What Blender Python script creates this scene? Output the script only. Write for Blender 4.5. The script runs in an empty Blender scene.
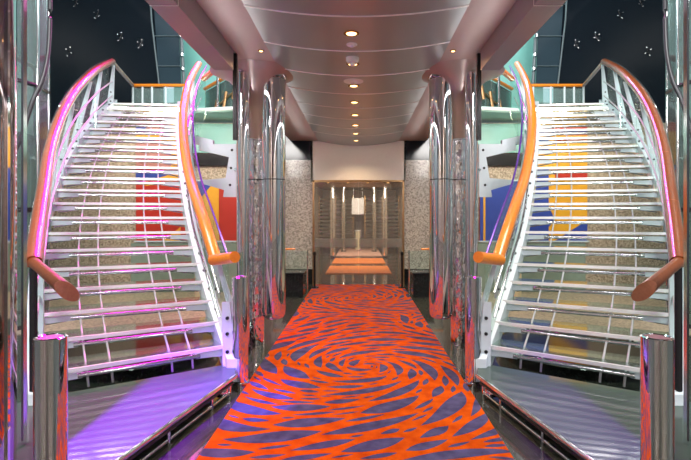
import bpy, math, random
import numpy as np
from mathutils import Vector, Matrix
random.seed(7)
C = bpy.context.scene.collection
PI = math.pi
F = 480.0
def at(px, py, d):
    return Vector(((px-359.5)/F*d+.025, d, 1.5-(py-217)/F*d))

# ------------------------------------------------------------------ materials
def new_mat(name):
    m = bpy.data.materials.new(name); m.use_nodes = True
    nt = m.node_tree
    return m, nt, nt.nodes['Principled BSDF'], nt.nodes['Material Output']
def pm(name, col, rough=.5, metal=0, coat=0, alpha=1, emit=None, es=0, spec=.5, noise=0, nscale=20, bump=0, bscale=40, bstretch=(1,1,1), trans=0):
    m, nt, b, out = new_mat(name)
    b.inputs['Base Color'].default_value = (*col, 1)
    b.inputs['Roughness'].default_value = rough
    b.inputs['Metallic'].default_value = metal
    b.inputs['Coat Weight'].default_value = coat
    b.inputs['Coat Roughness'].default_value = .05
    b.inputs['Alpha'].default_value = alpha
    b.inputs['Specular IOR Level'].default_value = spec
    b.inputs['Transmission Weight'].default_value = trans
    if emit:
        b.inputs['Emission Color'].default_value = (*emit, 1); b.inputs['Emission Strength'].default_value = es
    L = nt.links
    tc = nt.nodes.new('ShaderNodeTexCoord')
    n = nt.nodes.new('ShaderNodeTexNoise'); n.inputs['Scale'].default_value = nscale; n.inputs['Detail'].default_value = 4
    L.new(tc.outputs['Object'], n.inputs['Vector'])
    r = nt.nodes.new('ShaderNodeMapRange')
    k = max(noise, .04)
    r.inputs['To Min'].default_value = 1-k; r.inputs['To Max'].default_value = 1+k
    L.new(n.outputs['Fac'], r.inputs['Value'])
    mx = nt.nodes.new('ShaderNodeMix'); mx.data_type = 'RGBA'; mx.blend_type = 'MULTIPLY'; mx.inputs['Factor'].default_value = 1
    mx.inputs['A'].default_value = (*col, 1); L.new(r.outputs['Result'], mx.inputs['B'])
    L.new(mx.outputs['Result'], b.inputs['Base Color'])
    if bump:
        mp = nt.nodes.new('ShaderNodeMapping'); mp.inputs['Scale'].default_value = bstretch
        n2 = nt.nodes.new('ShaderNodeTexNoise'); n2.inputs['Scale'].default_value = bscale; n2.inputs['Detail'].default_value = 2
        bp = nt.nodes.new('ShaderNodeBump'); bp.inputs['Strength'].default_value = bump; bp.inputs['Distance'].default_value = .02
        L.new(tc.outputs['Object'], mp.inputs['Vector']); L.new(mp.outputs['Vector'], n2.inputs['Vector'])
        L.new(n2.outputs['Fac'], bp.inputs['Height']); L.new(bp.outputs['Normal'], b.inputs['Normal'])
    return m
def glass(name, col, clear=.75, rough=.03, ior=1.5):
    """thin architectural glass: tinted see-through mixed with a fresnel mirror"""
    m, nt, b, out = new_mat(name); L = nt.links
    nt.nodes.remove(b)
    t = nt.nodes.new('ShaderNodeBsdfTransparent'); t.inputs['Color'].default_value = (*col, 1)
    d = nt.nodes.new('ShaderNodeBsdfDiffuse'); d.inputs['Color'].default_value = (*col, 1)
    g = nt.nodes.new('ShaderNodeBsdfGlossy'); g.inputs['Roughness'].default_value = rough
    f = nt.nodes.new('ShaderNodeFresnel'); f.inputs['IOR'].default_value = ior
    m1 = nt.nodes.new('ShaderNodeMixShader'); m1.inputs['Fac'].default_value = clear
    L.new(d.outputs[0], m1.inputs[1]); L.new(t.outputs[0], m1.inputs[2])
    m2 = nt.nodes.new('ShaderNodeMixShader'); m2.inputs['Fac'].default_value = .05
    if ior > 1.2: L.new(f.outputs[0], m2.inputs['Fac'])
    L.new(m1.outputs[0], m2.inputs[1]); L.new(g.outputs[0], m2.inputs[2]); L.new(m2.outputs[0], out.inputs['Surface'])
    return m

M = {}
M['chrome'] = pm('chrome', (.86,.86,.88), .04, 1)
M['chrome_soft'] = pm('chrome_soft', (.74,.75,.78), .14, 1)
M['chrome_wavy'] = pm('chrome_wavy', (.86,.86,.88), .04, 1, bump=1.0, bscale=13, bstretch=(1,1,.5))
M['dark_mirror'] = pm('dark_mirror', (.42,.36,.36), .05, 1)
M['dark_steel'] = pm('dark_steel', (.035,.036,.04), .25, .6)
M['white_steel'] = pm('white_steel', (.60,.68,.73), .3, 0, coat=.4)
M['rod_steel'] = pm('rod_steel', (.42,.43,.45), .45, .35)
M['nosing'] = pm('nosing', (.95,.96,.97), .22, .25, coat=.5)
M['bolt'] = pm('bolt', (.03,.03,.035), .35, .5)
M['bronze'] = pm('bronze', (.36,.21,.10), .3, .8)
M['bronze_panel'] = pm('bronze_panel', (.20,.12,.075), .3, .2)
M['violet'] = pm('violet', (.13,.05,.38), .25, .4)  # purple reflected light put into the edge rod's colour
M['soffit'] = pm('soffit', (.40,.31,.30), .45, 0)
M['beam'] = pm('beam', (.30,.25,.26), .4, .2)
M['seam'] = pm('seam', (.80,.77,.76), .4, .2)
M['ceiling_metal'] = pm('ceiling_metal', (.40,.415,.43), .34, .75, noise=.05, nscale=3)
M['funnel'] = pm('funnel', (.38,.32,.31), .3, .35)
M['white_paint'] = pm('white_paint', (.80,.75,.72), .6)
M['white_plastic'] = pm('white_plastic', (.8,.78,.76), .5)
M['black_stone'] = pm('black_stone', (.012,.013,.014), .12, noise=.5, nscale=30)
M['dark_glass'] = pm('dark_glass', (.008,.013,.020), .10, spec=.25)
M['blue_glass'] = pm('blue_glass', (.03,.055,.075), .12)
M['teal_wall'] = pm('teal_wall', (.22,.52,.48), .35, noise=.12, nscale=2)
M['side_wall'] = pm('side_wall', (.12,.16,.18), .3)
M['cream'] = pm('cream', (.72,.62,.42), .5)
M['dado'] = pm('dado', (.24,.31,.26), .25, noise=.2, nscale=6)
M['tread_glass'] = glass('tread_glass', (.72,.86,.80), .92, .05, 1.6)
M['platform_glass'] = glass('platform_glass', (.09,.13,.115), .15, .03, 1.4)
M['teal_glass'] = glass('teal_glass', (.55,.88,.82), .86, .02)
M['clear_glass'] = glass('clear_glass', (.90,.97,.95), .97, .01, 1.18)
M['door_glass'] = glass('door_glass', (.84,.84,.82), .93, .01)
M['frost'] = glass('frost', (.72,.70,.66), .8, .3)
M['rail_glass'] = glass('rail_glass', (.80,.95,.93), .95, .01, 1.18)
M['shaft_glass'] = glass('shaft_glass', (.70,.86,.84), .88, .02, 1.35)
M['landing_glass'] = glass('landing_glass', (.40,.66,.60), .45, .05)
M['lamp_warm'] = pm('lamp_warm', (1,.8,.5), .5, emit=(1,.58,.22), es=6)
M['gold_trim'] = pm('gold_trim', (.62,.38,.16), .25, 1)
M['red'] = pm('red', (.50,.035,.02), .4)
M['yellow'] = pm('yellow', (.80,.40,.03), .4)
M['blue'] = pm('blue', (.035,.07,.36), .4)
M['mauve'] = pm('mauve', (.46,.20,.18), .4)
M['slat_brown'] = pm('slat_brown', (.16,.13,.10), .4)
M['pale_carpet'] = pm('pale_carpet', (.62,.36,.26), .9)
M['rust_rug'] = pm('rust_rug', (.62,.17,.02), .9, noise=.4, nscale=14)

def wood(name, c1, c2, cr=.08, cw=.7):
    m, nt, b, out = new_mat(name); L = nt.links
    tc = nt.nodes.new('ShaderNodeTexCoord'); mp = nt.nodes.new('ShaderNodeMapping'); mp.inputs['Scale'].default_value = (30,2,30)
    n = nt.nodes.new('ShaderNodeTexNoise'); n.inputs['Scale'].default_value = 2; n.inputs['Detail'].default_value = 5
    r = nt.nodes.new('ShaderNodeValToRGB'); r.color_ramp.elements[0].color = (*c1,1); r.color_ramp.elements[1].color = (*c2,1)
    r.color_ramp.elements[0].position = .3; r.color_ramp.elements[1].position = .7
    L.new(tc.outputs['Object'], mp.inputs['Vector']); L.new(mp.outputs['Vector'], n.inputs['Vector'])
    L.new(n.outputs['Fac'], r.inputs['Fac']); L.new(r.outputs['Color'], b.inputs['Base Color'])
    b.inputs['Roughness'].default_value = .3; b.inputs['Coat Weight'].default_value = cw; b.inputs['Coat Roughness'].default_value = cr
    return m
M['orange_wood'] = wood('orange_wood', (.76,.20,.010), (.86,.27,.014))
M['brown_wood'] = wood('brown_wood', (.20,.045,.008), (.27,.066,.012), .15, 1)  # the orange rail wood with shade put into its colour, for the outer rail
M['red_wood'] = wood('red_wood', (.155,.036,.007), (.22,.056,.011), .07, .5)  # same rail wood again, dimmer light put into a deeper tone
M['end_grain'] = wood('end_grain', (.30,.10,.05), (.36,.13,.065), .4, 0)

def granite(name, a, b_, rough=.35):
    m, nt, b, out = new_mat(name); L = nt.links
    tc = nt.nodes.new('ShaderNodeTexCoord')
    v = nt.nodes.new('ShaderNodeTexVoronoi'); v.inputs['Scale'].default_value = 42
    n = nt.nodes.new('ShaderNodeTexNoise'); n.inputs['Scale'].default_value = 30; n.inputs['Detail'].default_value = 6
    ad = nt.nodes.new('ShaderNodeMath'); ad.operation = 'MULTIPLY_ADD'; ad.inputs[1].default_value = .5
    sp = nt.nodes.new('ShaderNodeSeparateColor')
    r = nt.nodes.new('ShaderNodeValToRGB'); r.color_ramp.elements[0].color = (*a,1); r.color_ramp.elements[1].color = (*b_,1)
    r.color_ramp.elements[0].position = .45; r.color_ramp.elements[1].position = .95
    L.new(tc.outputs['Object'], v.inputs['Vector']); L.new(tc.outputs['Object'], n.inputs['Vector'])
    L.new(v.outputs['Color'], sp.inputs['Color']); L.new(sp.outputs['Red'], ad.inputs[0]); L.new(n.outputs['Fac'], ad.inputs[2])
    L.new(ad.outputs[0], r.inputs['Fac']); L.new(r.outputs['Color'], b.inputs['Base Color'])
    b.inputs['Roughness'].default_value = rough
    return m
M['granite'] = granite('granite', (.20,.155,.11), (.56,.47,.35))
M['granite_grey'] = granite('granite_grey', (.20,.18,.16), (.52,.48,.43), .12)

def floor_mat():
    m, nt, b, out = new_mat('floor_stone'); L = nt.links
    tc = nt.nodes.new('ShaderNodeTexCoord')
    n = nt.nodes.new('ShaderNodeTexNoise'); n.inputs['Scale'].default_value = 5; n.inputs['Detail'].default_value = 6
    r = nt.nodes.new('ShaderNodeValToRGB'); r.color_ramp.elements[0].color = (.018,.020,.018,1); r.color_ramp.elements[1].color = (.075,.078,.062,1)
    br = nt.nodes.new('ShaderNodeTexBrick'); br.offset = 0; br.inputs['Scale'].default_value = 1
    br.inputs['Brick Width'].default_value = .6; br.inputs['Row Height'].default_value = .6; br.inputs['Mortar Size'].default_value = .004
    br.inputs['Mortar'].default_value = (.01,.01,.01,1)
    L.new(tc.outputs['Object'], n.inputs['Vector']); L.new(n.outputs['Fac'], r.inputs['Fac'])
    L.new(tc.outputs['Object'], br.inputs['Vector']); L.new(r.outputs['Color'], br.inputs['Color1']); L.new(r.outputs['Color'], br.inputs['Color2'])
    L.new(br.outputs['Color'], b.inputs['Base Color'])
    b.inputs['Roughness'].default_value = .06; b.inputs['Specular IOR Level'].default_value = .8
    return m
M['floor_stone'] = floor_mat()

def pile(name, c1, c2):
    m, nt, b, out = new_mat(name); L = nt.links; N = nt.nodes
    tc = N.new('ShaderNodeTexCoord'); n = N.new('ShaderNodeTexNoise'); n.inputs['Scale'].default_value = 9; n.inputs['Detail'].default_value = 7
    r = N.new('ShaderNodeValToRGB'); r.color_ramp.elements[0].color = (*c1,1); r.color_ramp.elements[1].color = (*c2,1)
    r.color_ramp.elements[0].position = .32; r.color_ramp.elements[1].position = .66
    L.new(tc.outputs['Object'], n.inputs['Vector']); L.new(n.outputs['Fac'], r.inputs['Fac']); L.new(r.outputs['Color'], b.inputs['Base Color'])
    b.inputs['Roughness'].default_value = .95; b.inputs['Specular IOR Level'].default_value = .08
    bp = N.new('ShaderNodeBump'); bp.inputs['Strength'].default_value = .3; bp.inputs['Distance'].default_value = .004
    fine = N.new('ShaderNodeTexNoise'); fine.inputs['Scale'].default_value = 220
    L.new(tc.outputs['Object'], fine.inputs['Vector']); L.new(fine.outputs['Fac'], bp.inputs['Height']); L.new(bp.outputs['Normal'], b.inputs['Normal'])
    return m
M['carpet'] = pile('carpet', (.42,.046,.0015), (.60,.084,.002))
M['carpet_violet'] = pile('carpet_violet', (.045,.040,.095), (.085,.076,.17))

# ------------------------------------------------------------------ mesh helper
class MB:
    def __init__(self, s=1):
        self.v = []; self.f = []; self.mi = []; self.s = s; self.mats = None
    def add(self, vs, fs, mi=0):
        o = len(self.v); self.v += [Vector(p) for p in vs]
        self.f += [tuple(i+o for i in f) for f in fs]; self.mi += [mi]*len(fs)
    def box(self, a, b, mi=0):
        (x0,y0,z0),(x1,y1,z1) = a, b
        vs = [(x,y,z) for z in (z0,z1) for y in (y0,y1) for x in (x0,x1)]
        self.add(vs, [(0,2,3,1),(4,5,7,6),(0,1,5,4),(2,6,7,3),(0,4,6,2),(1,3,7,5)], mi); return self
    def prism(self, poly, depth, mi=0):
        """poly: 3-D outline, depth: extrusion vector"""
        n = len(poly); d = Vector(depth)
        vs = [Vector(p) for p in poly] + [Vector(p)+d for p in poly]
        fs = [tuple(range(n))[::-1], tuple(range(n, 2*n))] + [(i,(i+1)%n,(i+1)%n+n,i+n) for i in range(n)]
        self.add(vs, fs, mi); return self
    def tube(self, path, rx, rz=None, n=14, up=Vector((0,0,1)), caps=True, mi=0, scale=None):
        rz = rz or rx; P = [Vector(p) for p in path]; k = len(P); vs = []
        for i, p in enumerate(P):
            t = (P[min(i+1,k-1)]-P[max(i-1,0)]).normalized()
            u = up if abs(t.dot(up)) < .98 else Vector((0,1,0))
            a = t.cross(u).normalized(); b = a.cross(t).normalized()
            sc = scale[i] if scale else 1
            for j in range(n):
                c = 2*PI*j/n; vs.append(p + a*rx*sc*math.cos(c) + b*rz*sc*math.sin(c))
        fs = [(i*n+j, i*n+(j+1)%n, (i+1)*n+(j+1)%n, (i+1)*n+j) for i in range(k-1) for j in range(n)]
        if caps: fs += [tuple(range(n))[::-1], tuple(range((k-1)*n, k*n))]
        self.add(vs, fs, mi); return self
    def lathe(self, c, prof, n=32, mi=0):
        c = Vector(c); k = len(prof); vs = []
        for r, z in prof:
            for j in range(n):
                a = 2*PI*j/n; vs.append(c+Vector((r*math.cos(a), r*math.sin(a), z)))
        fs = [(i*n+j, i*n+(j+1)%n, (i+1)*n+(j+1)%n, (i+1)*n+j) for i in range(k-1) for j in range(n)]
        fs += [tuple(range(n))[::-1], tuple(range((k-1)*n, k*n))]
        self.add(vs, fs, mi); return self
    def cyl(self, a, b, r, n=16, mi=0): return self.tube([a, b], r, n=n, mi=mi)
    def wall(self, path, z0, z1, th, mi=0):
        """upright sheet along a plan path; z0/z1 numbers or lists"""
        P = [Vector((p[0],p[1],0)) for p in path]; k = len(P); vs = []
        for i, p in enumerate(P):
            t = (P[min(i+1,k-1)]-P[max(i-1,0)]).normalized(); nrm = Vector((t.y,-t.x,0))*th/2
            a = z0[i] if hasattr(z0,'__len__') else z0; b = z1[i] if hasattr(z1,'__len__') else z1
            for q, z in ((p-nrm,a),(p+nrm,a),(p+nrm,b),(p-nrm,b)): vs.append(Vector((q.x,q.y,z)))
        fs = []
        for i in range(k-1):
            for j in range(4): fs.append((i*4+j, i*4+(j+1)%4, (i+1)*4+(j+1)%4, (i+1)*4+j))
        fs += [(0,3,2,1), tuple((k-1)*4+j for j in range(4))]
        self.add(vs, fs, mi); return self
    def build(self, name, mat, parent=None, smooth=True, bevel=0):
        root = parent
        while root is not None and root.parent is not None: root = root.parent
        off = root.location if root is not None else Vector((0,0,0))
        vs = [Vector((p.x*self.s, p.y, p.z))-off for p in self.v]
        fs = [f[::-1] for f in self.f] if self.s < 0 else self.f
        me = bpy.data.meshes.new(name); me.from_pydata([tuple(v) for v in vs], [], fs); 
        for m in (mat if isinstance(mat, (list,tuple)) else [mat]): me.materials.append(M[m])
        for p, i in zip(me.polygons, self.mi): p.material_index = i
        me.update()
        import bmesh
        bm = bmesh.new(); bm.from_mesh(me); bmesh.ops.recalc_face_normals(bm, faces=bm.faces); bm.to_mesh(me); bm.free()
        if smooth:
            me.shade_smooth(); me.set_sharp_from_angle(angle=math.radians(38))
        o = bpy.data.objects.new(name, me); C.objects.link(o)
        if parent is not None: o.parent = parent
        if bevel:
            bv = o.modifiers.new('bevel', 'BEVEL'); bv.width = bevel; bv.segments = 2; bv.limit_method = 'ANGLE'
        return o
def tag(o, label, cat, group=None, kind='thing'):
    o['label'] = label; o['category'] = cat; o['kind'] = kind
    if group: o['group'] = group
    return o
def thing(name, loc, label, cat, group=None, s=1):
    o = bpy.data.objects.new(name, None); C.objects.link(o); o.location = (loc[0]*s, loc[1], loc[2])
    o.empty_display_size = .1
    return tag(o, label, cat, group)
def struct(o, label=None):
    o['kind'] = 'structure'
    if label: o['label'] = label
    return o

SIDE = {1: 'red mural', -1: 'blue mural'}     # s = 1 : stairs in front of the red mural ; s = -1 : the mirrored ones

# ------------------------------------------------------------------ shell
struct(MB().box((-9,-6,-.1),(9,30,0)).build('floor', 'floor_stone', smooth=False), 'dark polished stone floor reflecting the columns')
# lower back wall, granite
for s, nm in ((1,'left'),(-1,'right')):
    struct(MB(s).box((-8,9.6,0),(-2.1,9.75,3.38)).box((-2.25,9.6,0),(-2.1,10.85,3.38)).build('wall_rear_'+nm, 'granite', smooth=False), 'tan speckled granite wall behind the stairs with the '+SIDE[s])
    w = struct(MB(s).box((-2.1,10.7,.34),(-1.02,10.85,2.77)).build('wall_corridor_'+nm, 'granite_grey', smooth=False), 'grey speckled stone panel beside the glass doors on the side of the '+SIDE[s])
    struct(MB(s).box((-2.1,10.7,0),(-1.02,10.85,.34)).build('baseboard_corridor_'+nm, 'black_stone', smooth=False))
    struct(MB(s).box((-2.1,10.7,2.77),(-1.02,10.85,3.6)).build('trim_corridor_'+nm, 'dark_glass', smooth=False))
    struct(MB(s).box((-9,-6,0),(-8,13.2,9)).build('wall_'+nm, 'side_wall', smooth=False))
    # upper atrium
    struct(MB(s).box((-8,12,3.5),(-4.95,12.2,10)).build('wall_atrium_'+nm, 'dark_glass', smooth=False), 'dark glass curtain wall high above the stairs with the '+SIDE[s])
    wd = struct(MB(s).prism([at(151,-40,11.97),at(159,84,11.97),at(181,84,11.97),at(176,-40,11.97)], (0,.04,0)).build('window_'+('1' if s>0 else '2'), 'blue_glass', smooth=False))
    fr = MB(s).tube([at(148,-40,11.93),at(151.5,20,11.93),at(159,84,11.93)], .022).tube([at(177,-40,11.9),at(184,84,11.9)], .045)
    for y in (4,36,66): fr.tube([at(150+y*.1,y,11.94),at(180,y,11.94)], .012)
    f = fr.build('window_frame', 'side_wall', wd)
    fx = MB(s)
    for (x,y) in ((180.5,36),(182,55),(183,69)):
        p = at(x,y,11.84); fx.lathe(p-Vector((0,0,.05)), [(.02,0),(.06,.02),(.06,.08),(.02,.1)], 12)
    fx.build('fixing', 'chrome', wd)
    struct(MB(s).box((-5.0,13,3.5),(0,13.2,10)).build('wall_upper_'+nm, 'teal_wall', smooth=False), 'pale teal frosted glass wall above the stairs with the '+SIDE[s])
struct(MB().box((-1.05,10.7,2.32),(1.05,10.85,3.6)).build('wall_header', 'white_paint', smooth=False), 'white header wall above the glass doors')
wf = MB().box((-9,-6.2,0),(9,-6,9))
for k in range(-6,7): wf.box((k*1.3-.18,-6,0),(k*1.3+.18,-5.9,5), 1)  # white stripes added out of view as bright bands for the chrome to reflect
struct(wf.build('wall_front', ['bronze_panel','white_paint'], smooth=False))

struct(MB().box((-9,4.0,10),(9,13.2,10.2)).build('ceiling_atrium', 'dark_steel', smooth=False))  # partial dark roof added out of view to keep white sky off the rails
# upper deck slab above the corridor
SAG = .11
def ceil_z(x): return 3.2 - SAG*(1-(x/.9)**2)
cm = MB(); xs = np.linspace(-.9,.9,25); ys = [-6,0,3,6,10.7]
vs = [(x,y,ceil_z(x)) for y in ys for x in xs] + [(x,y,3.5) for y in ys for x in xs]
n = 25; m_ = len(ys); fs = []
for i in range(m_-1):
    for j in range(n-1):
        a = i*n+j; fs.append((a,a+1,a+n+1,a+n)); fs.append(tuple(q+n*m_ for q in (a,a+n,a+n+1,a+1)))
for i in range(m_-1):
    for j in (0,n-1):
        a = i*n+j; fs.append((a,a+n,a+n+n*m_,a+n*m_))
for i in (0,m_-1):
    for j in range(n-1):
        a = i*n+j; fs.append((a,a+1,a+1+n*m_,a+n*m_))
cm.add(vs, fs); ceil = struct(cm.build('ceiling', 'ceiling_metal'), 'sagging brushed metal ceiling over the carpet walk')
for k in range(9):
    y0 = 3.0+.8*k
    sm = MB().tube([(x, y0+.05*(x/.9)**2, ceil_z(x)) for x in xs], .009, n=6)
    sm.build('seam', 'seam', ceil)
for s, nm in ((1,'left'),(-1,'right')):
    struct(MB(s).box((-1.26,-6,3.2),(-.885,5.0,3.5)).box((-1.52,5.0,3.2),(-.885,10.7,3.5)).build('ceiling_soffit_'+nm, 'soffit', smooth=False), 'plain brown soffit beside the metal ceiling')
    b = struct(MB(s).box((-1.46,-6,3.0),(-1.262,4.9,3.75)).build('beam_'+nm, 'beam', smooth=False), 'brown clad deck-edge beam above the stairs with the '+SIDE[s])
    sm = MB(s)
    for y in (2.2,3.4): sm.box((-1.463,y,2.997),(-1.259,y+.008,3.75))
    sm.build('seam', 'seam', b, smooth=False)

# downlights and discs on the ceiling centre line
ords = ['first','second','third','fourth','fifth','sixth','seventh','eighth']
for i, y in enumerate((33,62,84,101,114,124,133,140)):
    Y = 4.15+.83*i; z = ceil_z(0); p = (-.045,Y,z)
    t = thing('ceiling_downlight', p, f'round recessed ceiling downlight, {ords[i]} in the row from the viewer', 'ceiling light', 'downlights along the metal ceiling')
    MB().lathe(p, [(.068,.004),(.068,-.006),(.050,-.009),(.044,-.003),(.044,.004)], 24).build('trim_ring', 'gold_trim', t)
    MB().lathe(p, [(.043,-.003),(.043,-.007)], 20).build('lens', 'lamp_warm', t)
    l = bpy.data.lights.new('downlight_lamp', 'SPOT'); l.energy = 55; l.color = (1,.72,.42); l.spot_size = 2.3; l.spot_blend = .6; l.shadow_soft_size = .05
    lo = bpy.data.objects.new('downlight_lamp', l); C.objects.link(lo); lo.location = (p[0],p[1],p[2]-.03)
for i, (Y, r, h, lab) in enumerate(((4.42,.05,.015,'small flat white ceiling disc just beyond the first downlight'),
                              (4.80,.065,.05,'white domed ceiling sensor just before the second downlight'),
                              (5.62,.115,.012,'large flat white ceiling disc just before the third downlight'))):
    p = (-.045,Y,ceil_z(0))
    t = thing('ceiling_disc', p, lab, 'ceiling disc')
    MB().lathe(p, [(r,.003),(r,-h*.5),(r*.8,-h)], 24).build('cover', 'white_plastic', t)
    MB().lathe(p, [(r*.4,-h),(r*.35,-h*1.5-.004),(r*.1,-h*1.6-.004)], 20).build('dome', 'white_plastic', t)
for s in (1,-1):
    p = Vector((-.98*s, 4.9, 3.2))
    t = thing('soffit_light', p, 'small recessed light in the soffit above the mirror columns near the '+SIDE[s], 'ceiling light', 'soffit lights over the columns')
    MB().lathe(p, [(.03,.004),(.03,-.008),(.018,-.008)], 16).build('trim_ring', 'gold_trim', t)
    MB().lathe(p, [(.017,-.004),(.017,-.010)], 16).build('lens', 'lamp_warm', t)
    l = bpy.data.lights.new('soffit_lamp', 'SPOT'); l.energy = 18; l.color = (1,.62,.3); l.spot_size = 2.6; l.spot_blend = .6; l.shadow_soft_size = .03
    lo = bpy.data.objects.new('soffit_lamp', l); C.objects.link(lo); lo.location = (p.x,p.y,p.z-.03)

# carpet
CW, CY0, CY1, CZ = .975, 1.7, 10.6, .014
def carpet_strokes():
    whirls = [(.10,4.80,-1,1.35),(-.02,8.85,1,1.2),(.5,1.2,1,1.3),(-1.5,6.8,1,.8),(1.5,6.6,1,.8)]
    rng = np.random.default_rng(5)
    def field(x, y):
        u = v = 0.0; fx = .25; fy = 0.0
        for cx, cy, t, R in whirls:
            dx, dy = x-cx, y-cy; r = math.hypot(dx,dy)+1e-4; w = math.exp(-(r/R)**2)*3
            u += w*(-dy*t+dx*.38)/r; v += w*(dx*t+dy*.38)/r
        a = 1.1*math.sin(2.1*x+1.3*y)+.9*math.sin(3.1*y-1.7*x)
        u += .22*math.cos(a); v += .22*math.sin(a)
        q = math.hypot(u,v)+1e-6; return u/q, v/q
    cell = .008; nx = int(2*CW/cell)+1; ny = int((CY1-CY0)/cell)+1
    occ = np.zeros((nx,ny), bool); out = []
    def cells(x, y, rad):
        k = max(1,int(math.ceil(rad/cell))); i = int((x+CW)/cell); j = int((y-CY0)/cell)
        return slice(max(i-k,0),min(i+k+1,nx)), slice(max(j-k,0),min(j+k+1,ny)), i, j
    for rnd, (tries, ls, ws) in enumerate(((2500,(.45,.85),(.10,.17)),(5000,(.28,.55),(.07,.11)),(12000,(.16,.36),(.04,.07)),(12000,(.10,.22),(.022,.036)))):
        for _ in range(tries):
            x, y = rng.uniform(-CW,CW), rng.uniform(CY0,CY1)
            i0, j0 = int((x+CW)/cell), int((y-CY0)/cell)
            if occ[i0,j0]: continue
            dmin = min(math.hypot(x-w[0],y-w[1]) for w in whirls)
            L = rng.uniform(*ls)*min(1,.35+dmin*.9); W = rng.uniform(*ws)*min(1,.45+dmin*.8)
            if y > 6: L *= .8; W *= .8
            n = 12; st = L/n; P = [(x,y)]
            for sg in (1,-1):
                px, py = x, y; seg = []
                for _k in range(n//2):
                    u, v = field(px,py); px += sg*u*st; py += sg*v*st; seg.append((px,py))
                P = P+seg if sg > 0 else seg[::-1]+P
            m = len(P); pk = rng.uniform(.35,.65); ok = True; prof = []
            for q in range(m):
                t = q/(m-1); h = (t/pk if t < pk else (1-t)/(1-pk)); prof.append(W/2*math.sin(h*PI/2)**.9)
            gap = .011 if rnd < 2 else .006
            for (qx,qy), h in zip(P, prof):
                if abs(qx) > CW+.1 or qy < CY0 or qy > CY1: 
                    continue
                a, b, ci, cj = cells(qx,qy,h+gap)
                if occ[a,b].any(): ok = False; break
            if not ok: continue
            for (qx,qy), h in zip(P, prof):
                if qy < CY0 or qy > CY1 or abs(qx) > CW: continue
                a, b, ci, cj = cells(qx,qy,h*.9); occ[a,b] = True
            l, r = [], []
            for q in range(m):
                t0 = P[max(q-1,0)]; t1 = P[min(q+1,m-1)]; dx, dy = t1[0]-t0[0], t1[1]-t0[1]; d = math.hypot(dx,dy)+1e-9
                nx_, ny_ = -dy/d*prof[q], dx/d*prof[q]
                cl = lambda a_, b_: (max(-CW,min(CW,a_)), max(CY0,min(CY1,b_)))
                l.append(cl(P[q][0]+nx_, P[q][1]+ny_)); r.append(cl(P[q][0]-nx_, P[q][1]-ny_))
            out.append((l,r))
    return out
cp = MB().prism([(-CW,CY0,0),(CW,CY0,0),(CW,CY1,0),(-CW,CY1,0)], (0,0,CZ))
for l, r in carpet_strokes():
    m_ = len(l); vs = [(x,y,CZ+.0006) for x,y in l]+[(x,y,CZ+.0006) for x,y in r]
    cp.add(vs, [(q,q+1,m_+q+1,m_+q) for q in range(m_-1)], 1)
cpo = cp.build('carpet_runner', ['carpet','carpet_violet'], smooth=False)
tag(cpo, 'long orange carpet with violet-grey swirling strokes between the two stairs', 'carpet')

# ------------------------------------------------------------------ glass doors and the lobby beyond
dr = MB(); 
for x in (-1.02,.98): dr.box((x,10.66,0),(x+.04,10.74,2.32))
dr.box((-1.02,10.66,2.28),(1.02,10.74,2.32))
d = struct(dr.build('door_1', 'bronze', smooth=False), 'bronze framed glass doors at the end of the carpet')
MB().box((-.975,10.695,.02),(-.003,10.705,2.27)).build('door_glass', 'door_glass', d, smooth=False)
MB().box((.003,10.695,.02),(.975,10.705,2.27)).build('door_glass', 'door_glass', d, smooth=False)
MB().box((-.975,10.685,.82),(-.02,10.69,1.02)).box((.02,10.685,.82),(.975,10.69,1.02)).build('frosted_band', 'frost', d, smooth=False)
cb = struct(MB().box((-2.0,10.85,2.32),(2.0,13.2,2.5)).build('ceiling_lobby', 'bronze', smooth=False))
for i, x in enumerate((-.72,-.25,.22,.70)):
    t = thing('lobby_downlight', (x,11.4,2.32), f'tiny warm downlight in the bronze soffit behind the doors, {ords[i]} from the red mural side', 'ceiling light', 'downlights behind the glass doors')
    MB().lathe((x,11.4,2.32), [(.045,.003),(.045,-.008),(.03,-.008)], 14).build('trim_ring', 'gold_trim', t)
    MB().lathe((x,11.4,2.32), [(.03,-.004),(.03,-.01)], 14).build('lens', 'lamp_warm', t)
for nm, y0, y1, w, mt, lab in (('lobby_rug',12.6,14.6,.87,'rust_rug','rust orange rug just beyond the glass doors'),
                              ('lobby_rug',15.4,17.3,.86,'rust_rug','narrow-looking rust orange rug, second beyond the glass doors'),
                              ('lobby_rug',18.4,23.5,.88,'pale_carpet','pale pinkish carpet farthest beyond the glass doors')):
    tag(MB().prism([(-w,y0,0),(w,y0,0),(w,y1,0),(-w,y1,0)],(0,0,.02)).build(nm, mt, smooth=False), lab, 'rug', 'rugs beyond the glass doors')
struct(MB().box((-4,25,0),(4,25.2,4)).build('wall_lobby', 'soffit', smooth=False))
struct(MB().box((-4,13.3,2.9),(4,25,3.0)).build('ceiling_lobby_far', 'soffit', smooth=False))
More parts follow.
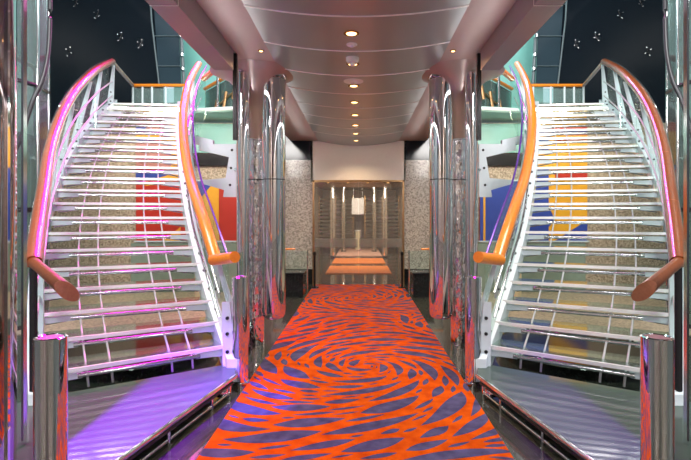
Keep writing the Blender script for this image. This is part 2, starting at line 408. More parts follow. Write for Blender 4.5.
for s, nm in ((1,'left'),(-1,'right')):
    struct(MB(s).box((-2.1,10.85,0),(-1.9,25,3.0)).build('wall_lobby_'+nm, 'granite', smooth=False))
    t = thing('slatted_screen', (-1.05*s,22.5,0), f'brown screen of horizontal slats beyond the glass doors, on the side of the {SIDE[s]}', 'screen', 'slatted screens beyond the doors')
    sl = MB(s)
    for k in range(13): sl.box((-1.85,22.45,.25+.17*k),(-.30,22.52,.34+.17*k))
    sl.build('slats', 'slat_brown', t, smooth=False)
    fr = MB(s)
    for x in (-1.88,-1.1,-.30): fr.box((x,22.44,0),(x+.04,22.54,2.5))
    fr.build('frame', 'bronze', t, smooth=False)
    for q, (x, y, side) in enumerate(((-.97,17.8,'nearer'),(-.66,20.6,'farther'))):
        t = thing('lobby_column', (x*s,y,0), f'{side} slim chrome column beyond the glass doors, on the side of the {SIDE[s]}', 'column', 'chrome columns beyond the doors')
        MB(s).lathe((x,y,0), [(.085,.06),(.085,2.9)], 20).build('shaft', 'chrome', t)
        MB(s).lathe((x,y,0), [(.12,0),(.12,.05),(.09,.07)], 20).build('base', 'dark_steel', t)
t = thing('pedestal', (-.05,22.0,0), 'pale cream pedestal standing far beyond the glass doors', 'pedestal')
MB().box((-.16,21.9,0),(.06,22.1,.85)).build('shaft', 'cream', t, smooth=False, bevel=.01)
MB().box((-.19,21.87,.85),(.09,22.13,.9)).build('top', 'white_plastic', t, smooth=False, bevel=.01)
t = thing('hanging_screen', (-.05,21.6,1.55), 'grey white hanging panel above the pedestal beyond the doors', 'panel')
MB().box((-.32,21.58,1.62),(.22,21.62,2.35)).build('panel', 'seam', t, smooth=False)
MB().tube([(-.25,21.6,2.35),(-.25,21.6,2.9)],.01).tube([(.15,21.6,2.35),(.15,21.6,2.9)],.01).build('hanger', 'chrome', t)
for s in (1,-1):
    t = thing('stanchion', (-.92*s,10.1,0), f'dark slim stanchion post at the edge of the glass doors near the {SIDE[s]}', 'post', 'stanchions at the doors')
    MB(s).lathe((-.92,10.1,.014), [(.09,0),(.09,.012),(.03,.02)], 20).build('base', 'dark_steel', t)
    MB(s).lathe((-.92,10.1,.03), [(.022,0),(.022,.66),(.034,.68),(.034,.72),(.015,.74)], 16).build('pole', 'dark_steel', t)
    # black plinths at the corridor's foot and glass barrier
    t = thing('black_plinth', (-1.22*s,9.1,0), f'low black stone plinth beside the carpet end near the {SIDE[s]}', 'plinth', 'black plinths')
    MB(s).box((-1.40,8.9,0),(-1.02,9.3,.44)).build('body', 'black_stone', t, smooth=False, bevel=.006)
    MB(s).box((-1.42,8.88,.44),(-1.0,9.32,.47)).build('top', 'dark_steel', t, smooth=False, bevel=.004)
    t = thing('glass_barrier', (-1.35*s,9.9,0), f'low glass barrier with short wooden rail at the grey stone panel near the {SIDE[s]}', 'barrier', 'low glass barriers')
    MB(s).box((-1.75,9.895,.05),(-1.03,9.905,.8)).build('glass_panel', 'clear_glass', t, smooth=False)
    MB(s).tube([(-1.75,9.9,.84),(-1.30,9.9,.84)], .032, .022).build('handrail', 'orange_wood', t)
    for x in (-1.72,-1.05): MB(s).cyl((x,9.9,0),(x,9.9,.82),.014).build('post', 'chrome', t)

# ------------------------------------------------------------------ murals and things behind the stairs
def mural(s, lab, cells, x0, x1, z0, z1):
    """cells: polygons in unit coordinates (u from the outer edge, v up), each with a colour index"""
    t = thing('mural', ((x0+x1)/2*s, 9.55, z0), lab, 'mural')
    zs = z0+.52*(z1-z0); xm = x0+.53*(x1-x0)
    b = MB(s); b.prism([(x0,9.54,z0),(x1,9.54,z0),(x1,9.54,zs),(xm,9.54,zs),(xm,9.54,z1),(x0,9.54,z1)], (0,.05,0), 0)
    for i, (poly, mi) in enumerate(cells):
        pts = [(x0+(x1-x0)*u, 9.534-.0007*i, z0+(z1-z0)*v) for u, v in poly]
        b.prism(pts, (0,.0060,0), mi)
    b.build('painted_panel', ['red','yellow','blue','mauve'], t, smooth=False)
    f = MB(s)
    f.box((x0-.03,9.52,z0-.03),(x1+.03,9.59,z0)); f.box((x0-.03,9.52,z1),(xm+.03,9.59,z1+.03)); f.box((xm,9.52,zs),(x1+.03,9.59,zs+.03))
    f.build('frame', 'white_steel', t, smooth=False)
mural(1, 'abstract mural, mostly red with yellow and blue, on the wall behind one staircase',
   [([(0,.62),(.42,.62),(.42,.54),(0,.50)],2), ([(.0,.5),(.42,.60),(.42,.52),(.1,.48)],1), ([(0,.64),(.33,.64),(.33,1),(0,1)],3),
    ([(.33,.64),(.45,.64),(.45,1),(.33,1)],1), ([(0,.86),(.33,.86),(.14,.97),(0,.97)],1), ([(.0,.92),(.12,1),(0,1)],2),
    ([(.45,.3),(.6,.52),(.6,.42),(.5,.25)],1), ([(.25,.0),(.42,.12),(.42,0)],1),
    ([(.60,.0),(.78,.0),(.78,.52),(.60,.52)],1), ([(.58,.52),(.74,.52),(.60,.36)],2), ([(.45,.64),(.53,.64),(.53,1),(.45,1)],3)],
   -4.42, -2.30, 1.03, 3.30)
mural(-1, 'abstract mural, mostly blue with yellow and a red stripe, on the wall behind one staircase',
   [([(0,0),(1,0),(1,.52),(.53,.52),(.53,1),(0,1)],2), ([(0,.18),(.30,.0),(.36,.0),(.36,.58),(0,.58)],1), ([(0,.53),(.30,.53),(.30,.60),(0,.60)],0),
    ([(.36,.30),(.30,.18),(.36,.12)],2), ([(.0,.64),(.52,.64),(.52,1),(0,1)],1), ([(.0,.92),(.45,.92),(.45,1),(.0,1)],0),
    ([(.95,.0),(.97,.0),(.97,.52),(.95,.52)],1)],
   -4.55, -2.42, 1.03, 3.30)
for s in (1,-1):
    struct(MB(s).box((-3.3,9.55,2.78),(-2.1,9.6,3.36)).build('trim_glass_'+('left' if s>0 else 'right'), 'teal_wall', smooth=False))
    struct(MB(s).box((-3.3,9.54,2.52),(-2.1,9.6,2.76)).build('trim_band_'+('left' if s>0 else 'right'), 'dark_steel', smooth=False))
    tag(MB(s).box((-4.5,9.5,0.02),(-2.15,9.59,.98)).build('wall_panel', 'dado', smooth=False), 'grey green glossy wall panel under the '+SIDE[s], 'wall panel', kind='structure')
    struct(MB(s).prism([(-7.5,5.9,0),(-2.2,6.2,0),(-1.75,7.0,0),(-1.75,9.6,0),(-7.5,9.6,0)],(0,0,.012)).build('floor_granite_'+('left' if s>0 else 'right'), 'granite', smooth=False))
    el = [(-2.35+.80*math.cos(a), 5.2+.85*math.sin(a), 0) for a in np.linspace(0,2*PI,40,endpoint=False)]
    t = thing('black_disc_plinth', (-2.35*s,5.25,0), 'low black oval stone plinth on the floor under the stairs with the '+SIDE[s], 'plinth', 'oval plinths')
    MB(s).prism(el, (0,0,.10)).build('body', 'black_stone', t)
    MB(s).tube([(p[0],p[1],.105) for p in el]+[(el[0][0],el[0][1],.105)], .012, n=8, caps=False).build('rim', 'chrome', t)
    p = (-2.73,8.2,.012)
    t = thing('cream_post', (p[0]*s,p[1],p[2]), 'short cream post standing behind the stairs with the '+SIDE[s], 'post', 'cream posts')
    MB(s).lathe(p, [(.06,0),(.06,.72)], 20).build('shaft', 'cream', t)
    MB(s).lathe(p, [(.075,.72),(.075,.78),(.05,.8)], 20).build('cap', 'white_steel', t)

# ------------------------------------------------------------------ staircases
RISE = .1665
def zt(k): return .17+RISE*k
def fit(ks, vs, deg=3): return np.poly1d(np.polyfit(ks, vs, deg))
kl = [1,4,6,8,11,14,18,20]
XL = fit(kl, [-2.36,-2.89,-3.18,-3.45,-3.71,-3.89,-4.2,-4.3]); YL = fit(kl, [3.55,4.38,4.85,5.3,5.95,6.65,7.83,8.39])
XR = fit(kl, [-1.16,-1.585,-1.80,-1.98,-2.26,-2.51,-2.98,-3.13]); YR = fit(kl, [4.36,5.0,5.42,5.75,6.25,6.83,8.03,8.48])
def Lp(k, dz=0): return Vector((XL(k), YL(k), zt(k)+dz))
def Rp(k, dz=0): return Vector((XR(k), YR(k), zt(k)+dz))
def smooth_path(pts, n=6):
    P = [Vector(p) for p in pts]; out = []
    for i in range(len(P)-1):
        p0 = P[max(i-1,0)]; p1 = P[i]; p2 = P[i+1]; p3 = P[min(i+2,len(P)-1)]
        for j in range(n):
            t = j/n
            out.append(.5*((2*p1)+(p2-p0)*t+(2*p0-5*p1+4*p2-p3)*t*t+(3*p1-p0-3*p2+p3)*t**3))
    out.append(P[-1]); return out

def staircase(s):
    mur = SIDE[s]
    t = thing('glass_staircase', (-1.8,3.9,0), 'curved open staircase of glass treads on white steel, rising before the '+mur, 'staircase', 'curved glass staircases', s)
    for k in range(1, 21):
        l, r = Lp(k), Rp(k); l2, r2 = Lp(k+1), Rp(k+1)
        ax = (r-l).normalized(); fw = ((l2-l)+(r2-r)); fw.z = 0; fw.normalize()
        l2 = Vector((l2.x,l2.y,l.z))+fw*.03; r2 = Vector((r2.x,r2.y,r.z))+fw*.03
        tr = MB(s).prism([l,r,r2,l2], (0,0,-.028)).build('tread', 'tread_glass', t, smooth=False)
        MB(s).prism([l-fw*.012+Vector((0,0,.003)), r-fw*.012+Vector((0,0,.003)), r+fw*.012+Vector((0,0,.003)), l+fw*.012+Vector((0,0,.003))], (0,0,-.030)).build('nosing', 'nosing', tr, smooth=False)
        # crossbar at mid riser : chrome tube between two white end brackets
        dz = Vector((0,0,-.066)); a = l+fw*.02+dz; b = r+fw*.02+dz
        cb = MB(s).cyl(a+ax*.25, b-ax*.25, .019).build('crossbar', 'chrome_soft', t)
        for p, q in ((a,1),(b,-1)):
            u = ax*q; up = Vector((0,0,1))
            MB(s).prism([p-u*.02+up*.024, p+u*.28+up*.022, p+u*.33+up*.0, p+u*.28-up*.022, p+u*.12-up*.026, p-u*.02-up*.040], fw*.03).build('end_bracket', 'white_steel', cb, smooth=False)
            MB(s).tube([p+u*.06-up*.05+fw*.08, p+u*.36+up*.0+fw*.01], .008, n=8).build('strut', 'chrome_soft', cb)
        lo_l, lo_r = (Lp(k-1), Rp(k-1)); lz = -.066 if k > 1 else -.001
        for fr in (.22,.34,.66,.78):
            p = a.lerp(b, fr); q = lo_l.lerp(lo_r, fr)+Vector((0,0,lz))+fw*.02 if k > 1 else Vector((p.x,p.y+.02,.168))
            MB(s).cyl(p, q, .009, n=10).build('spacer_rod', 'rod_steel', cb)
    # stringers
    for nm, fn, sg in (('inner_stringer', Rp, 1), ('outer_stringer', Lp, -1)):
        ks = np.linspace(.4, 20.6, 50); top = []; 
        vs = []
        for k in ks:
            p = fn(k); q = Vector((p.x-sg*(.06 if sg > 0 else .02), p.y, p.z))
            w = Vector((sg*.105,0,0))
            for dx, dz in ((0,.012),(1,.012),(1,-.19),(0,-.19)): vs.append(q+w*dx+Vector((0,.0,dz)))
        fs = [(i*4+j,i*4+(j+1)%4,(i+1)*4+(j+1)%4,(i+1)*4+j) for i in range(len(ks)-1) for j in range(4)]
        fs += [(0,1,2,3), tuple(len(vs)-4+j for j in range(4))]
        b = MB(s); b.add(vs, fs); st = b.build('stringer', 'white_steel', t)
        for k in np.arange(1.0, 20, 1.0):
            p = fn(k+.5)+Vector((sg*.0,.0,.012)); MB(s).cyl(p+Vector((0,-.012,.008)), p+Vector((0,.02,-.02)), .016, n=10).build('bolt', 'bolt', st)
    p = Rp(.6); b = MB(s)
    b.prism([(p.x-.08,p.y,.0),(p.x+.0,p.y,.0),(p.x+.0,p.y,.52),(p.x-.02,p.y,.74),(p.x-.09,p.y,.74)], (0,.03,0))
    fp = b.build('foot_plate', 'white_steel', t, smooth=False)
    for z in (.3,.46,.6): MB(s).cyl((p.x-.04,p.y-.012,z),(p.x-.04,p.y+.01,z),.016,n=10).build('bolt', 'bolt', fp)
    # landing at the head of the stairs
    l, r = Lp(20.9), Rp(20.9)
    ld = MB(s).prism([(l.x,l.y,3.5),(r.x,r.y,3.5),(-2.15,8.65,3.5),(-2.15,11.9,3.5),(-5.2,11.9,3.5)], (0,0,-.09)).build('landing', 'landing_glass', t, smooth=False)
    MB(s).tube([(l.x,l.y,3.46),(r.x,r.y,3.46),(-2.15,8.64,3.46)], .03).build('edge_trim', 'white_steel', ld)

    # ---- balustrades
    def blade(k, fn, dx, h, par, fn_top):
        p = fn(k)+Vector((dx,.05,-.2)); q = fn_top
        b = MB(s).prism([(p.x-.045,p.y,p.z),(p.x+.045,p.y,p.z),(p.x+.055,p.y,p.z+.32),(q.x+.018,p.y,q.z-.03),(q.x-.018,p.y,q.z-.03),(p.x-.05,p.y,p.z+.32)], (0,.014,0)).build('post', 'white_steel', par, smooth=False)
        for dz in (.1,.26,.42):
            c = Vector((p.x+(q.x-p.x)*dz*.4, p.y, p.z+dz)); MB(s).cyl(c+Vector((0,-.008,0)), c+Vector((0,.02,0)), .013, n=10).build('bolt', 'bolt', b)
    def oh(k): return .95 if k < 13 else .95-.20*(k-13)/7
    outer = [at(*q) for q in ((33.5,262,3.42),(38.5,225,3.86),(44.5,186,4.38),(49,156,4.85),(55.5,131,5.3),(64.5,109,5.73),(75.5,91,6.18),(87.5,78,6.65),(96.5,70,7.2),(105,65,7.83),(112,61.5,8.39))]
    t1 = thing('stair_balustrade', (-2.4,3.5,.17), 'outer balustrade of the stairs before the %s, brown wooden handrail%s' % (mur, ' lit magenta' if s>0 else ''), 'balustrade', 'stair balustrades', s)
    path = smooth_path(outer, 6)
    hm = 'brown_wood' if s > 0 else 'red_wood'
    hr = MB(s).tube(path, .058, .050, n=20).build('handrail', hm, t1)
    for i in range(9, len(path)-3, 9):
        MB(s).tube([path[i], path[i].lerp(path[i+1], .06)], .0592, .0512, n=20).build('joint', 'end_grain', hr)
    k0 = outer[0]; tip = at(67,291,3.08)
    dirv = (tip-k0)
    cr = [k0-dirv*.03, k0+dirv*.2, k0+dirv*.45, tip]
    end = MB(s).tube(cr, .036, .040, n=20, scale=[1.05,1,1.05,1.25]); 
    # slanting oval cut: slide the last ring along the rail onto the cut plane
    n = 20; ax_ = dirv.normalized(); nn = Vector((-.05,-.95,.28)).normalized()
    for j in range(n):
        v = end.v[-n+j]; v += ax_*((tip-v).dot(nn)/ax_.dot(nn))
    eo = end.build('handrail_end', 'red_wood', t1)
    eo.data.materials.append(M['end_grain'])
    eo.data.polygons[len(eo.data.polygons)-1].material_index = 1
    MB(s).tube([Vector((k0.x,k0.y,.17)), Vector((k0.x,k0.y,k0.z-.04))], .028, .02, n=10).build('newel_post', 'dark_steel', t1)
    # landing return of the rail, then across the back
    pk = outer[-1]; bk = Vector((at(133,84,9.92).x, 9.92, pk.z)); ed = Vector((at(186,86,9.92).x, 9.92, pk.z))
    MB(s).tube([pk, pk.lerp(bk,.5), bk], .040, .034, n=16).build('handrail_return', 'brown_wood', t1)
    for f in (.35,.6):
        ip = [v+Vector((.0,.0,-f)) for v in path]
        MB(s).tube(ip, .011, n=10).build('middle_rail', 'rod_steel', t1)
    vi = [v+Vector((-.09,.02,-.03)) for v in path]
    for i in range(0, len(path)-10, 10):
        seg = path[i:i+11]; P = [(v.x-.075, v.y+.02) for v in seg]
        MB(s).wall(P, [v.z-.95 for v in seg], [v.z+.05 for v in seg], .012).build('glass_panel', 'clear_glass', t1, smooth=False)
    for k in (2,5,8,11,14,17,19.8):
        i = min(range(len(path)), key=lambda q: abs(path[q].y-YL(k)))
        blade(k, Lp, -.04, .9, t1, path[i])
    # rail along the back of the landing
    t3 = thing('landing_balustrade', (-4.2,9.92,3.5), 'straight wooden rail on posts across the landing above the stairs before the '+mur, 'balustrade', 'landing balustrades', s)
    MB(s).tube([bk, ed], .042, .034, n=16).build('handrail', 'orange_wood', t3)
    MB(s).box((bk.x,9.915,3.55),(ed.x,9.925,pk.z-.06)).build('glass_panel', 'shaft_glass', t3, smooth=False)
    for f in (0,.18,.36,.62,.95):
        x = bk.x+(ed.x-bk.x)*f
        MB(s).cyl((x,9.92,3.5),(x,9.92,pk.z-.02), .022).build('post', 'white_steel', t3)
    MB(s).tube([(bk.x,9.92,3.85),(ed.x,9.92,3.85)], .012).build('middle_rail', 'chrome_soft', t3)

    # inner balustrade
    t2 = thing('stair_balustrade', (-1.2,4.2,.17), 'inner balustrade of the stairs before the %s, thick orange handrail with violet edge rod' % mur, 'balustrade', 'stair balustrades', s)
    ip = [(216,260,4.28),(207,231,4.52),(198,203,4.85),(190,178,5.2),(184.5,148,5.6),(183,120,6.05),(184.5,103,6.4),(188,86,6.85),(193,74,7.4),(199,64,8.0)]
    ip = smooth_path([at(*q) for q in ip], 6)
    MB(s).tube(ip, .054, .050, n=20, scale=[1.0 if i < 30 else 1-.1*(i-30)/30 for i in range(len(ip))]).build('handrail', 'orange_wood', t2)
    e0 = ip[0]; e1 = at(235,257,4.12)
    MB(s).tube([e0+Vector((-.03,0,-.0)), e0.lerp(e1,.5), e1], .055, .050, n=20).build('handrail_end', 'orange_wood', t2)
    MB(s).tube([v+Vector((.115,.03,-.02)) for v in ip], .011, n=8).build('edge_rod', 'violet', t2)  # the rod's purple reflection is painted on as violet metal
    for f in (.33,.55):
        MB(s).tube([v+Vector((.03,.03,-f)) for v in ip[1:]], .013, n=10).build('middle_rail', 'chrome_soft', t2)
    for i in range(0, len(ip)-9, 9):
        seg = ip[i:i+10]
        MB(s).wall([(v.x+.10, v.y+.03) for v in seg], [v.z-.85 for v in seg], [v.z-.03 for v in seg], .012).build('glass_panel', 'clear_glass', t2, smooth=False)
    for k in (1,4,7,10,13,16,19):
        i = min(range(len(ip)), key=lambda q: abs(ip[q].y-YR(k)))
        q = ip[i]
        p = Rp(k)+Vector((.07,.08,-.2))
        b = MB(s).prism([(p.x-.03,p.y,p.z),(p.x+.04,p.y,p.z),(p.x+.04,p.y,p.z+.28),(q.x+.02,p.y,q.z-.03),(q.x-.015,p.y,q.z-.03),(p.x-.035,p.y,p.z+.28)], (0,.014,0)).build('post', 'white_steel', t2, smooth=False)
        for dz in (.1,.22): MB(s).cyl((p.x,p.y-.008,p.z+dz),(p.x,p.y+.02,p.z+dz),.012,n=10).build('bolt', 'bolt', b)

    # ---- platform
    t4 = thing('glass_platform', (-1.7,3.3,0), 'low glass platform at the foot of the stairs before the %s' % mur + (', glowing purple' if s>0 else ', greyish green'), 'platform', 'glass platforms', s)
    poly = [(-1.33,2.5),(-1.285,2.68),(-1.02,4.02),(-1.10,4.40),Rp(.9).to_2d(),Lp(.9).to_2d(),(-2.5,3.35),(-1.78,2.5)]
    poly = [(p[0],p[1],.17) for p in poly]
    gp = MB(s).prism(poly, (0,0,-.025)).build('glass_top', 'platform_glass', t4, smooth=False)
    a, b_ = Vector((-1.325,2.5,.158)), Vector((-1.015,4.06,.158))
    MB(s).tube([a,b_], .012, .018, n=10).build('edge_trim', 'chrome', t4)
    for dx, z, r in ((-.03,.115,.020),(-.05,.03,.014),(-.26,.06,.022)):
        MB(s).tube([a+Vector((dx,0,z-.158)), b_+Vector((dx,-.05,z-.158))], r, n=10).build('support_rail', 'dark_steel' if r!=.014 else 'chrome_soft', t4)
    for f in (.08,.42,.78,.97):
        p = a.lerp(b_, f)+Vector((-.035,0,0)); MB(s).cyl((p.x,p.y,0),(p.x,p.y,.15), .012, n=10).build('support_post', 'chrome', t4)
    for y in (2.7,3.2,3.7):
        x1 = -1.285+(y-2.68)*.197-.06
        MB(s).box((-1.95 if y<3 else -2.3,y,.08),(x1,y+.03,.143)).build('support_beam', 'dark_steel', t4, smooth=False)
    p = b_
    MB(s).lathe((p.x-.10,p.y-.08,.02), [(.05,0),(.05,.05),(.03,.09),(.03,.12)], 14).build('corner_foot', 'chrome', t4)

    # ---- bollards
    for (x,y,z0,h,r,lab) in ((-1.045,4.30,0,.965,.072,'chrome bollard touching the carpet edge, at the stairs before the '),
                             (-1.345,2.13,0,.968,.066,'big near chrome bollard before the stairs of the ')):
        t5 = thing('chrome_bollard', (x*s,y,z0), lab+mur, 'bollard', 'chrome bollards')
        MB(s).lathe((x,y,z0), [(r,.03),(r,h-.012)], 36).build('shaft', 'chrome', t5)
        MB(s).lathe((x,y,z0), [(r+.012,0),(r+.012,.03),(r,.03)], 36).build('base', 'chrome_soft', t5)
        MB(s).lathe((x,y,z0), [(r,h-.012),(r,h),(r-.008,h+.003),(r-.016,h),(r-.016,h-.006)], 36).build('cap_ring', 'chrome', t5)
        MB(s).lathe((x,y,z0), [(r-.016,h-.016),(r-.016,h-.003)], 30).build('cap_disc', 'bronze_panel', t5)
        if y > 4: MB(s).box((x+.005,y-.05,h-.01),(x+.017,y+.05,h+.22)).build('glass_fin', 'teal_glass', t5, smooth=False)

for s in (1,-1): staircase(s)

# ------------------------------------------------------------------ mirror columns, brackets, lift shafts
for s in (1,-1):
    mur = SIDE[s]
    x, y = -1.205, 5.68
    t = thing('mirror_column', (x*s,y,0), 'tall rippled chrome column flaring into the soffit beside the stairs before the '+mur, 'column', 'flared chrome columns')
    MB(s).lathe((x,y,0), [(.10,0),(.10,2.40)], 40).build('shaft', 'chrome_wavy', t)
    MB(s).lathe((x,y,0), [(.10,2.41),(.104,2.52),(.117,2.66),(.142,2.80),(.18,2.92),(.235,3.02),(.31,3.10),(.41,3.16),(.52,3.198)], 48).build('flared_head', 'funnel', t)
    MB(s).lathe((x,y,0), [(.105,2.395),(.108,2.405),(.105,2.415)], 40).build('joint_ring', 'chrome_soft', t)
    MB(s).lathe((x,y,0), [(.1015,1.93),(.103,1.936),(.1015,1.942)], 40).build('joint_ring', 'dark_steel', t)
    x, y = -.985, 5.62; r = .142
    t = thing('hanging_column', (x*s,y,.31), 'chrome mirror column hanging just above the carpet edge, near the '+mur, 'column', 'hanging chrome columns')
    MB(s).lathe((x,y,0), [(.05,.312),(.09,.318),(.12,.335),(.137,.365),(r,.41),(r,1.93)], 44).build('lower_shaft', 'chrome', t)
    MB(s).lathe((x,y,0), [(r,1.94),(r,3.10)], 44).build('upper_shaft', 'chrome', t)
    MB(s).lathe((x,y,0), [(r-.004,1.928),(r-.004,1.942)], 44).build('joint_ring', 'dark_steel', t)
    MB(s).lathe((x,y,0), [(r,3.10),(r+.012,3.12),(r+.02,3.2)], 44).build('collar', 'dark_mirror', t)
    x, y = -1.285, 5.40; r = .072
    t = thing('slim_column', (x*s,y,0), 'slim chrome column on the stair side of the columns near the '+mur, 'column', 'slim chrome columns')
    MB(s).lathe((x,y,0), [(r,.05),(r,3.12)], 30).build('shaft', 'chrome', t)
    MB(s).lathe((x,y,0), [(r+.012,0),(r+.012,.05)], 30).build('base', 'dark_steel', t)
    MB(s).lathe((x,y,0), [(r+.004,3.12),(r+.012,3.2)], 30).build('collar', 'funnel', t)
    t = thing('steel_fin', (-1.275*s,5.0,2.3), 'black upright steel fin hanging at the soffit corner near the '+mur, 'fin', 'steel fins')
    MB(s).box((-1.29,4.98,2.3),(-1.25,5.02,3.2)).build('blade', 'dark_steel', t, smooth=False)
    MB(s).box((-1.245,4.985,2.3),(-1.235,5.015,3.15)).build('edge_strip', 'chrome', t, smooth=False)
    # white bracket plate between columns and stairs
    d = 6.15
    t = thing('steel_bracket', (at(228,160,d).x*s, d, 1.78), 'white two-armed steel bracket plate between columns and stairs near the '+mur, 'bracket', 'white steel brackets')
    pts = [(199,144),(236,144),(236,197),(223,197),(224,190),(203,184),(203,180),(225.5,178),(229,157),(199,150)]
    MB(s).prism([at(px,py,d) for px,py in pts], (0,.05,0)).build('plate', 'white_steel', t, smooth=False)
    for px,py in ((232,150),(231,168),(230,185)): MB(s).cyl(at(px,py,d-.006), at(px,py,d+.02), .016, n=12).build('bolt', 'bolt', t)
    MB(s).prism([at(192,135,d+.1),at(213,140,d+.1),at(213,144,d+.1),at(192,144,d+.1)], (0,.06,0)).build('upper_arm', 'white_steel', t, smooth=False)
    MB(s).cyl(at(236,170,d), Vector((-1.36,6.0,at(236,170,d).z)), .03).build('tie_bar', 'chrome_soft', t)
    # upper side stair: teal glass flight seen beyond the landing
    t = thing('upper_glass_barrier', (-2.8*s,9.4,3.5), 'teal glass barrier with slanting wooden rail, above the bracket near the '+mur, 'barrier', 'upper glass barriers')
    p0, p1 = at(205,89,10.2), at(237,71,9.1)
    MB(s).tube([p0,p1], .045, .035, n=14).build('handrail', 'orange_wood', t)
    MB(s).prism([p0+Vector((0,0,-.06)), p1+Vector((0,0,-.06)), Vector((p1.x,p1.y,3.5)), Vector((p0.x,p0.y,3.5))], (.012,.012,0)).build('glass_panel', 'teal_glass', t, smooth=False)
    q0, q1 = at(203,133,9.4), at(237,106,8.9)
    q0.z = max(q0.z,3.3); 
    MB(s).tube([p0.lerp(p1,.0)+Vector((0,-.03,-.62)), p1+Vector((0,-.03,-.35))], .016).build('middle_rail', 'bronze', t)
    for f in (.12,.4,.68,.94):
        c = p0.lerp(p1,f)+Vector((0,-.05,-.62+.27*f)); MB(s).tube([c+Vector((-.03,0,-.16)), c+Vector((.02,0,.14))], .03, .022, n=10).build('standoff', 'bronze', t)
    c = at(218,110,9.55); MB(s).cyl((c.x,c.y,3.5),(c.x,c.y,4.35), .03).build('post', 'chrome_soft', t)
    # end of a wooden rail at the beam corner
    a, b = at(204,79,7.6), at(213,71,7.2)
    t = thing('rail_stub', (a.x*s,a.y,a.z), 'short orange wooden rail end by the beam corner near the '+mur, 'handrail', 'rail stubs')
    MB(s).tube([a,b], .045, .04, n=14).build('rail', 'orange_wood', t)
    MB(s).cyl(b, b+Vector((.35,.1,.05)), .012).build('bracket_rod', 'chrome_soft', t)

    # dark mirrored column at the picture's edge
    x, y = -1.97, 2.35
    t = thing('edge_column', (x*s,y,0), 'broad dark mirrored column outside the near bollard of the stairs before the '+mur, 'column', 'dark mirrored columns')
    MB(s).lathe((x,y,0), [(.26,.06),(.26,6.5)], 48).build('shaft', 'dark_mirror', t)
    MB(s).lathe((x,y,0), [(.275,0),(.275,.06)], 48).build('base', 'dark_steel', t)
    st = MB(s)
    for a in (-.95,-.35,.05): 
        st.box((x+.262*math.cos(a)-.008,y+.262*math.sin(a)-.008,.06),(x+.262*math.cos(a)+.008,y+.262*math.sin(a)+.008,6.5))
    st.build('cover_strip', 'chrome', t, smooth=False)
    # glass screen between column and bollard
    t = thing('glass_screen', (-1.98*s,2.75,.0), 'narrow glass screen between dark mirrored column and near bollard, near the '+mur, 'screen', 'narrow glass screens')
    MB(s).box((-2.02,2.80,0),(-1.94,2.812,6.5)).build('glass_panel', 'clear_glass', t, smooth=False)
    MB(s).box((-1.942,2.79,0),(-1.928,2.82,6.5)).build('edge_strip', 'chrome_soft', t, smooth=False)
    # round glass lift shaft
    cx, cy, R = -5.2, 6.6, .80
    t = thing('lift_shaft', (cx*s,cy,0), 'tall round glass lift shaft with chrome mullions outside the stairs before the '+mur, 'lift shaft', 'glass lift shafts')
    gl = MB(s); N = 14
    ring = [(cx+R*math.cos(2*PI*i/N), cy+R*math.sin(2*PI*i/N)) for i in range(N)]
    for i in range(N):
        a = ring[i]; b = ring[(i+1)%N]
        MB(s).wall([a,b], .06, 7.0, .012).build('glass_panel', 'shaft_glass', t, smooth=False)
        MB(s).cyl((a[0],a[1],0),(a[0],a[1],7.0), .022, n=10).build('mullion', 'chrome_soft', t)
    for z in (.03,1.6,3.3,5.0,6.9):
        MB(s).tube([(px,py,z) for px,py in ring+[ring[0]]], .03, n=8, caps=False).build('ring', 'dark_steel', t)
    t = thing('lift_cab', (cx*s,cy,2.6), 'white backed lift cab hanging inside the glass shaft near the '+mur, 'lift cab', 'lift cabs')
    MB(s).wall([(cx+.6*math.cos(a),cy+.6*math.sin(a)) for a in np.linspace(-1.0,1.5,16)], 2.66, 3.6, .03).build('back_panel', 'white_plastic', t)
    MB(s).lathe((cx,cy,2.58), [(.66,0),(.68,.06)], 30).build('base', 'dark_steel', t)
    MB(s).lathe((cx,cy,3.62), [(.68,0),(.5,.12),(.2,.18)], 30).build('roof', 'bronze', t)
    MB(s).cyl((cx,cy,3.78),(cx,cy,7.0), .02).build('cable', 'dark_steel', t)
    t = thing('curved_rail', (at(33,100,5.6).x*s,5.6,2.8), 'dark bronze rail sweeping up before the glass lift shaft near the '+mur, 'rail', 'curved bronze rails')
    MB(s).tube(smooth_path([at(8,165,5.3),at(21,138,5.4),at(27,118,5.5),at(34,98,5.6),at(43,78,5.75),at(48.5,50,5.95),at(50,10,6.1),at(50,-40,6.15)],5), .026, n=10).build('rail', 'bolt', t)
    # point fixings on the dark curtain wall
    cl = [(140.5,43.5),(120.5,36),(97,14),(69,51),(76,2)]
    words_ = ['just above the landing rail','between two others above the landing','high above the stair rail','low beside the lift shaft','highest beside the lift shaft']
    for (px,py), wd in zip(cl, words_):
        c = at(px,py,11.95)
        t = thing('spider_fixing', (c.x*s,c.y,c.z), f'bright four-point fixing on dark glass {wd}, above the {mur}', 'glass fixing', 'point fixings on the dark glass')
        arm = MB(s)
        for dx,dz in ((-.07,.04),(.03,.09),(-.05,-.11),(.05,-.05)):
            q = c+Vector((dx,0,dz)); MB(s).lathe(q-Vector((0,0,.012)), [(.006,0),(.015,.006),(.015,.018),(.006,.024)], 12).build('button', 'chrome', t)
            arm.tube([c+Vector((0,.02,0)), q+Vector((0,.02,0))], .008, n=6)
        arm.build('arm', 'dark_steel', t)

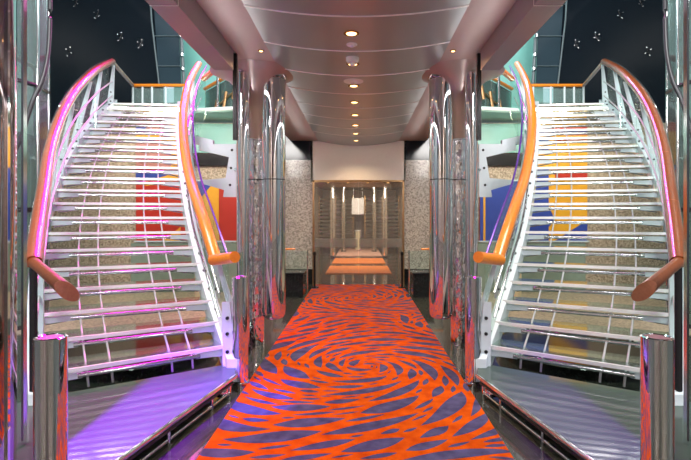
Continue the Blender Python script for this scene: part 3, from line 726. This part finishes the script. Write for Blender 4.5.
# ------------------------------------------------------------------ light
W = bpy.data.worlds.new('World'); bpy.context.scene.world = W; W.use_nodes = True
bg = W.node_tree.nodes['Background']; bg.inputs['Color'].default_value = (.80,.90,1.0,1); bg.inputs['Strength'].default_value = .95
def area(name, loc, tgt, size, e, col):
    l = bpy.data.lights.new(name, 'AREA'); l.energy = e; l.color = col; l.shape = 'RECTANGLE'; l.size = size[0]; l.size_y = size[1]
    o = bpy.data.objects.new(name, l); C.objects.link(o); o.location = loc
    o.rotation_euler = (Vector(tgt)-Vector(loc)).to_track_quat('-Z','Y').to_euler(); return o
def spot(name, loc, tgt, e, col, ang, blend=.5, rad=.05):
    l = bpy.data.lights.new(name, 'SPOT'); l.energy = e; l.color = col; l.spot_size = math.radians(ang); l.spot_blend = blend; l.shadow_soft_size = rad
    o = bpy.data.objects.new(name, l); C.objects.link(o); o.location = loc
    o.rotation_euler = (Vector(tgt)-Vector(loc)).to_track_quat('-Z','Y').to_euler(); return o
for s in (1,-1):
    area('atrium_lamp', (-3.4*s,3.0,8.5), (-2.8*s,6,1), (3,4), 600, (1,.97,.92))
    area('gallery_lamp', (-3.0*s,-2.5,5.0), (-3.0*s,6,1.6), (2.5,1.2), 460, (1,.97,.94))  # unseen fill added near the camera to brighten the stair fronts
    area('front_lamp', (-3.4*s,-3.6,5.5), (-3.0*s,-6,2), (3,.5), 420, (1,.95,.88))  # unseen fill added to light the wall that the chrome reflects
    area('wall_washer', (-3.6*s,8.2,3.3), (-3.4*s,9.6,1.4), (2.5,.3), 70, (1,.86,.66))
    area('upper_washer', (-3.0*s,11.3,9.5), (-3.0*s,13,5), (3,.4), 170, (.75,1,.97))  # unseen fill added to brighten the teal wall
def mag(loc, tgt, size, e):
    o = area('magenta_lamp', loc, tgt, size, e, (1,0,.55)); o.data.spread = math.radians(70); return o
mag((-3.2,8.8,7.0), (-2.6,4.4,1.8), (2.6,2.2), 210)
mag((2.7,9.2,6.9), (2.7,4.4,1.8), (.6,1.2), 25)
spot('magenta_spot', (-.9,1.2,4.4), (-2.75,4.3,1.75), 150, (1,.0,.55), 22, .8)
spot('purple_spot', (-1.7,1.2,4.8), (-1.85,3.05,.17), 9500, (.36,.008,1), 36, 1)
spot('purple_spot', (1.7,1.2,4.8), (1.85,3.05,.17), 1500, (.42,.03,1), 30, 1)
spot('violet_spot', (-1.9,1.6,4.4), (-.85,4.0,0), 4000, (.18,.02,1), 15, .9)
area('lobby_lamp', (0,17,2.85), (0,17,0), (2,8), 240, (1,.90,.78))  # both lobby area lights are fill added to brighten the room beyond the doors
area('lobby_lamp', (0,13.4,2.6), (0,25,1.2), (2.5,.4), 120, (1,.86,.68))
for s in (1,-1):
    area('beam_lamp', (-1.48*s,2.6,3.35), (-3.2*s,5.2,.9), (3.5,.12), 60, (1,.97,.95))  # fill added behind the beam to brighten the inner stair faces
for s in (1,-1):
    area('cove_lamp', (-1.2*s,6.8,2.97), (-.2*s,6.8,3.3), (6.5,.06), 5, (1,.96,.93))  # hidden strips added as neutral fill against the carpet's red bounce
    area('cove_lamp', (-1.2*s,1.2,2.97), (-.2*s,1.2,3.3), (6.5,.06), 5, (1,.96,.93))

# ------------------------------------------------------------------ camera
cam = bpy.data.cameras.new('camera'); co = bpy.data.objects.new('camera', cam); C.objects.link(co)
co.location = (.025,0,1.5); co.rotation_euler = (PI/2,0,0)
cam.sensor_width = 36; cam.lens = F/691*36; cam.shift_x = -14/691; cam.shift_y = -13/691; cam.clip_start = .05
sc = bpy.context.scene; sc.camera = co
sc.view_settings.view_transform = 'Standard'; sc.view_settings.look = 'None'; sc.view_settings.gamma = 1; sc.view_settings.use_curve_mapping = False
sc.view_settings.exposure = 0
sc.cycles.transparent_max_bounces = 24; sc.cycles.max_bounces = 10; sc.cycles.glossy_bounces = 6
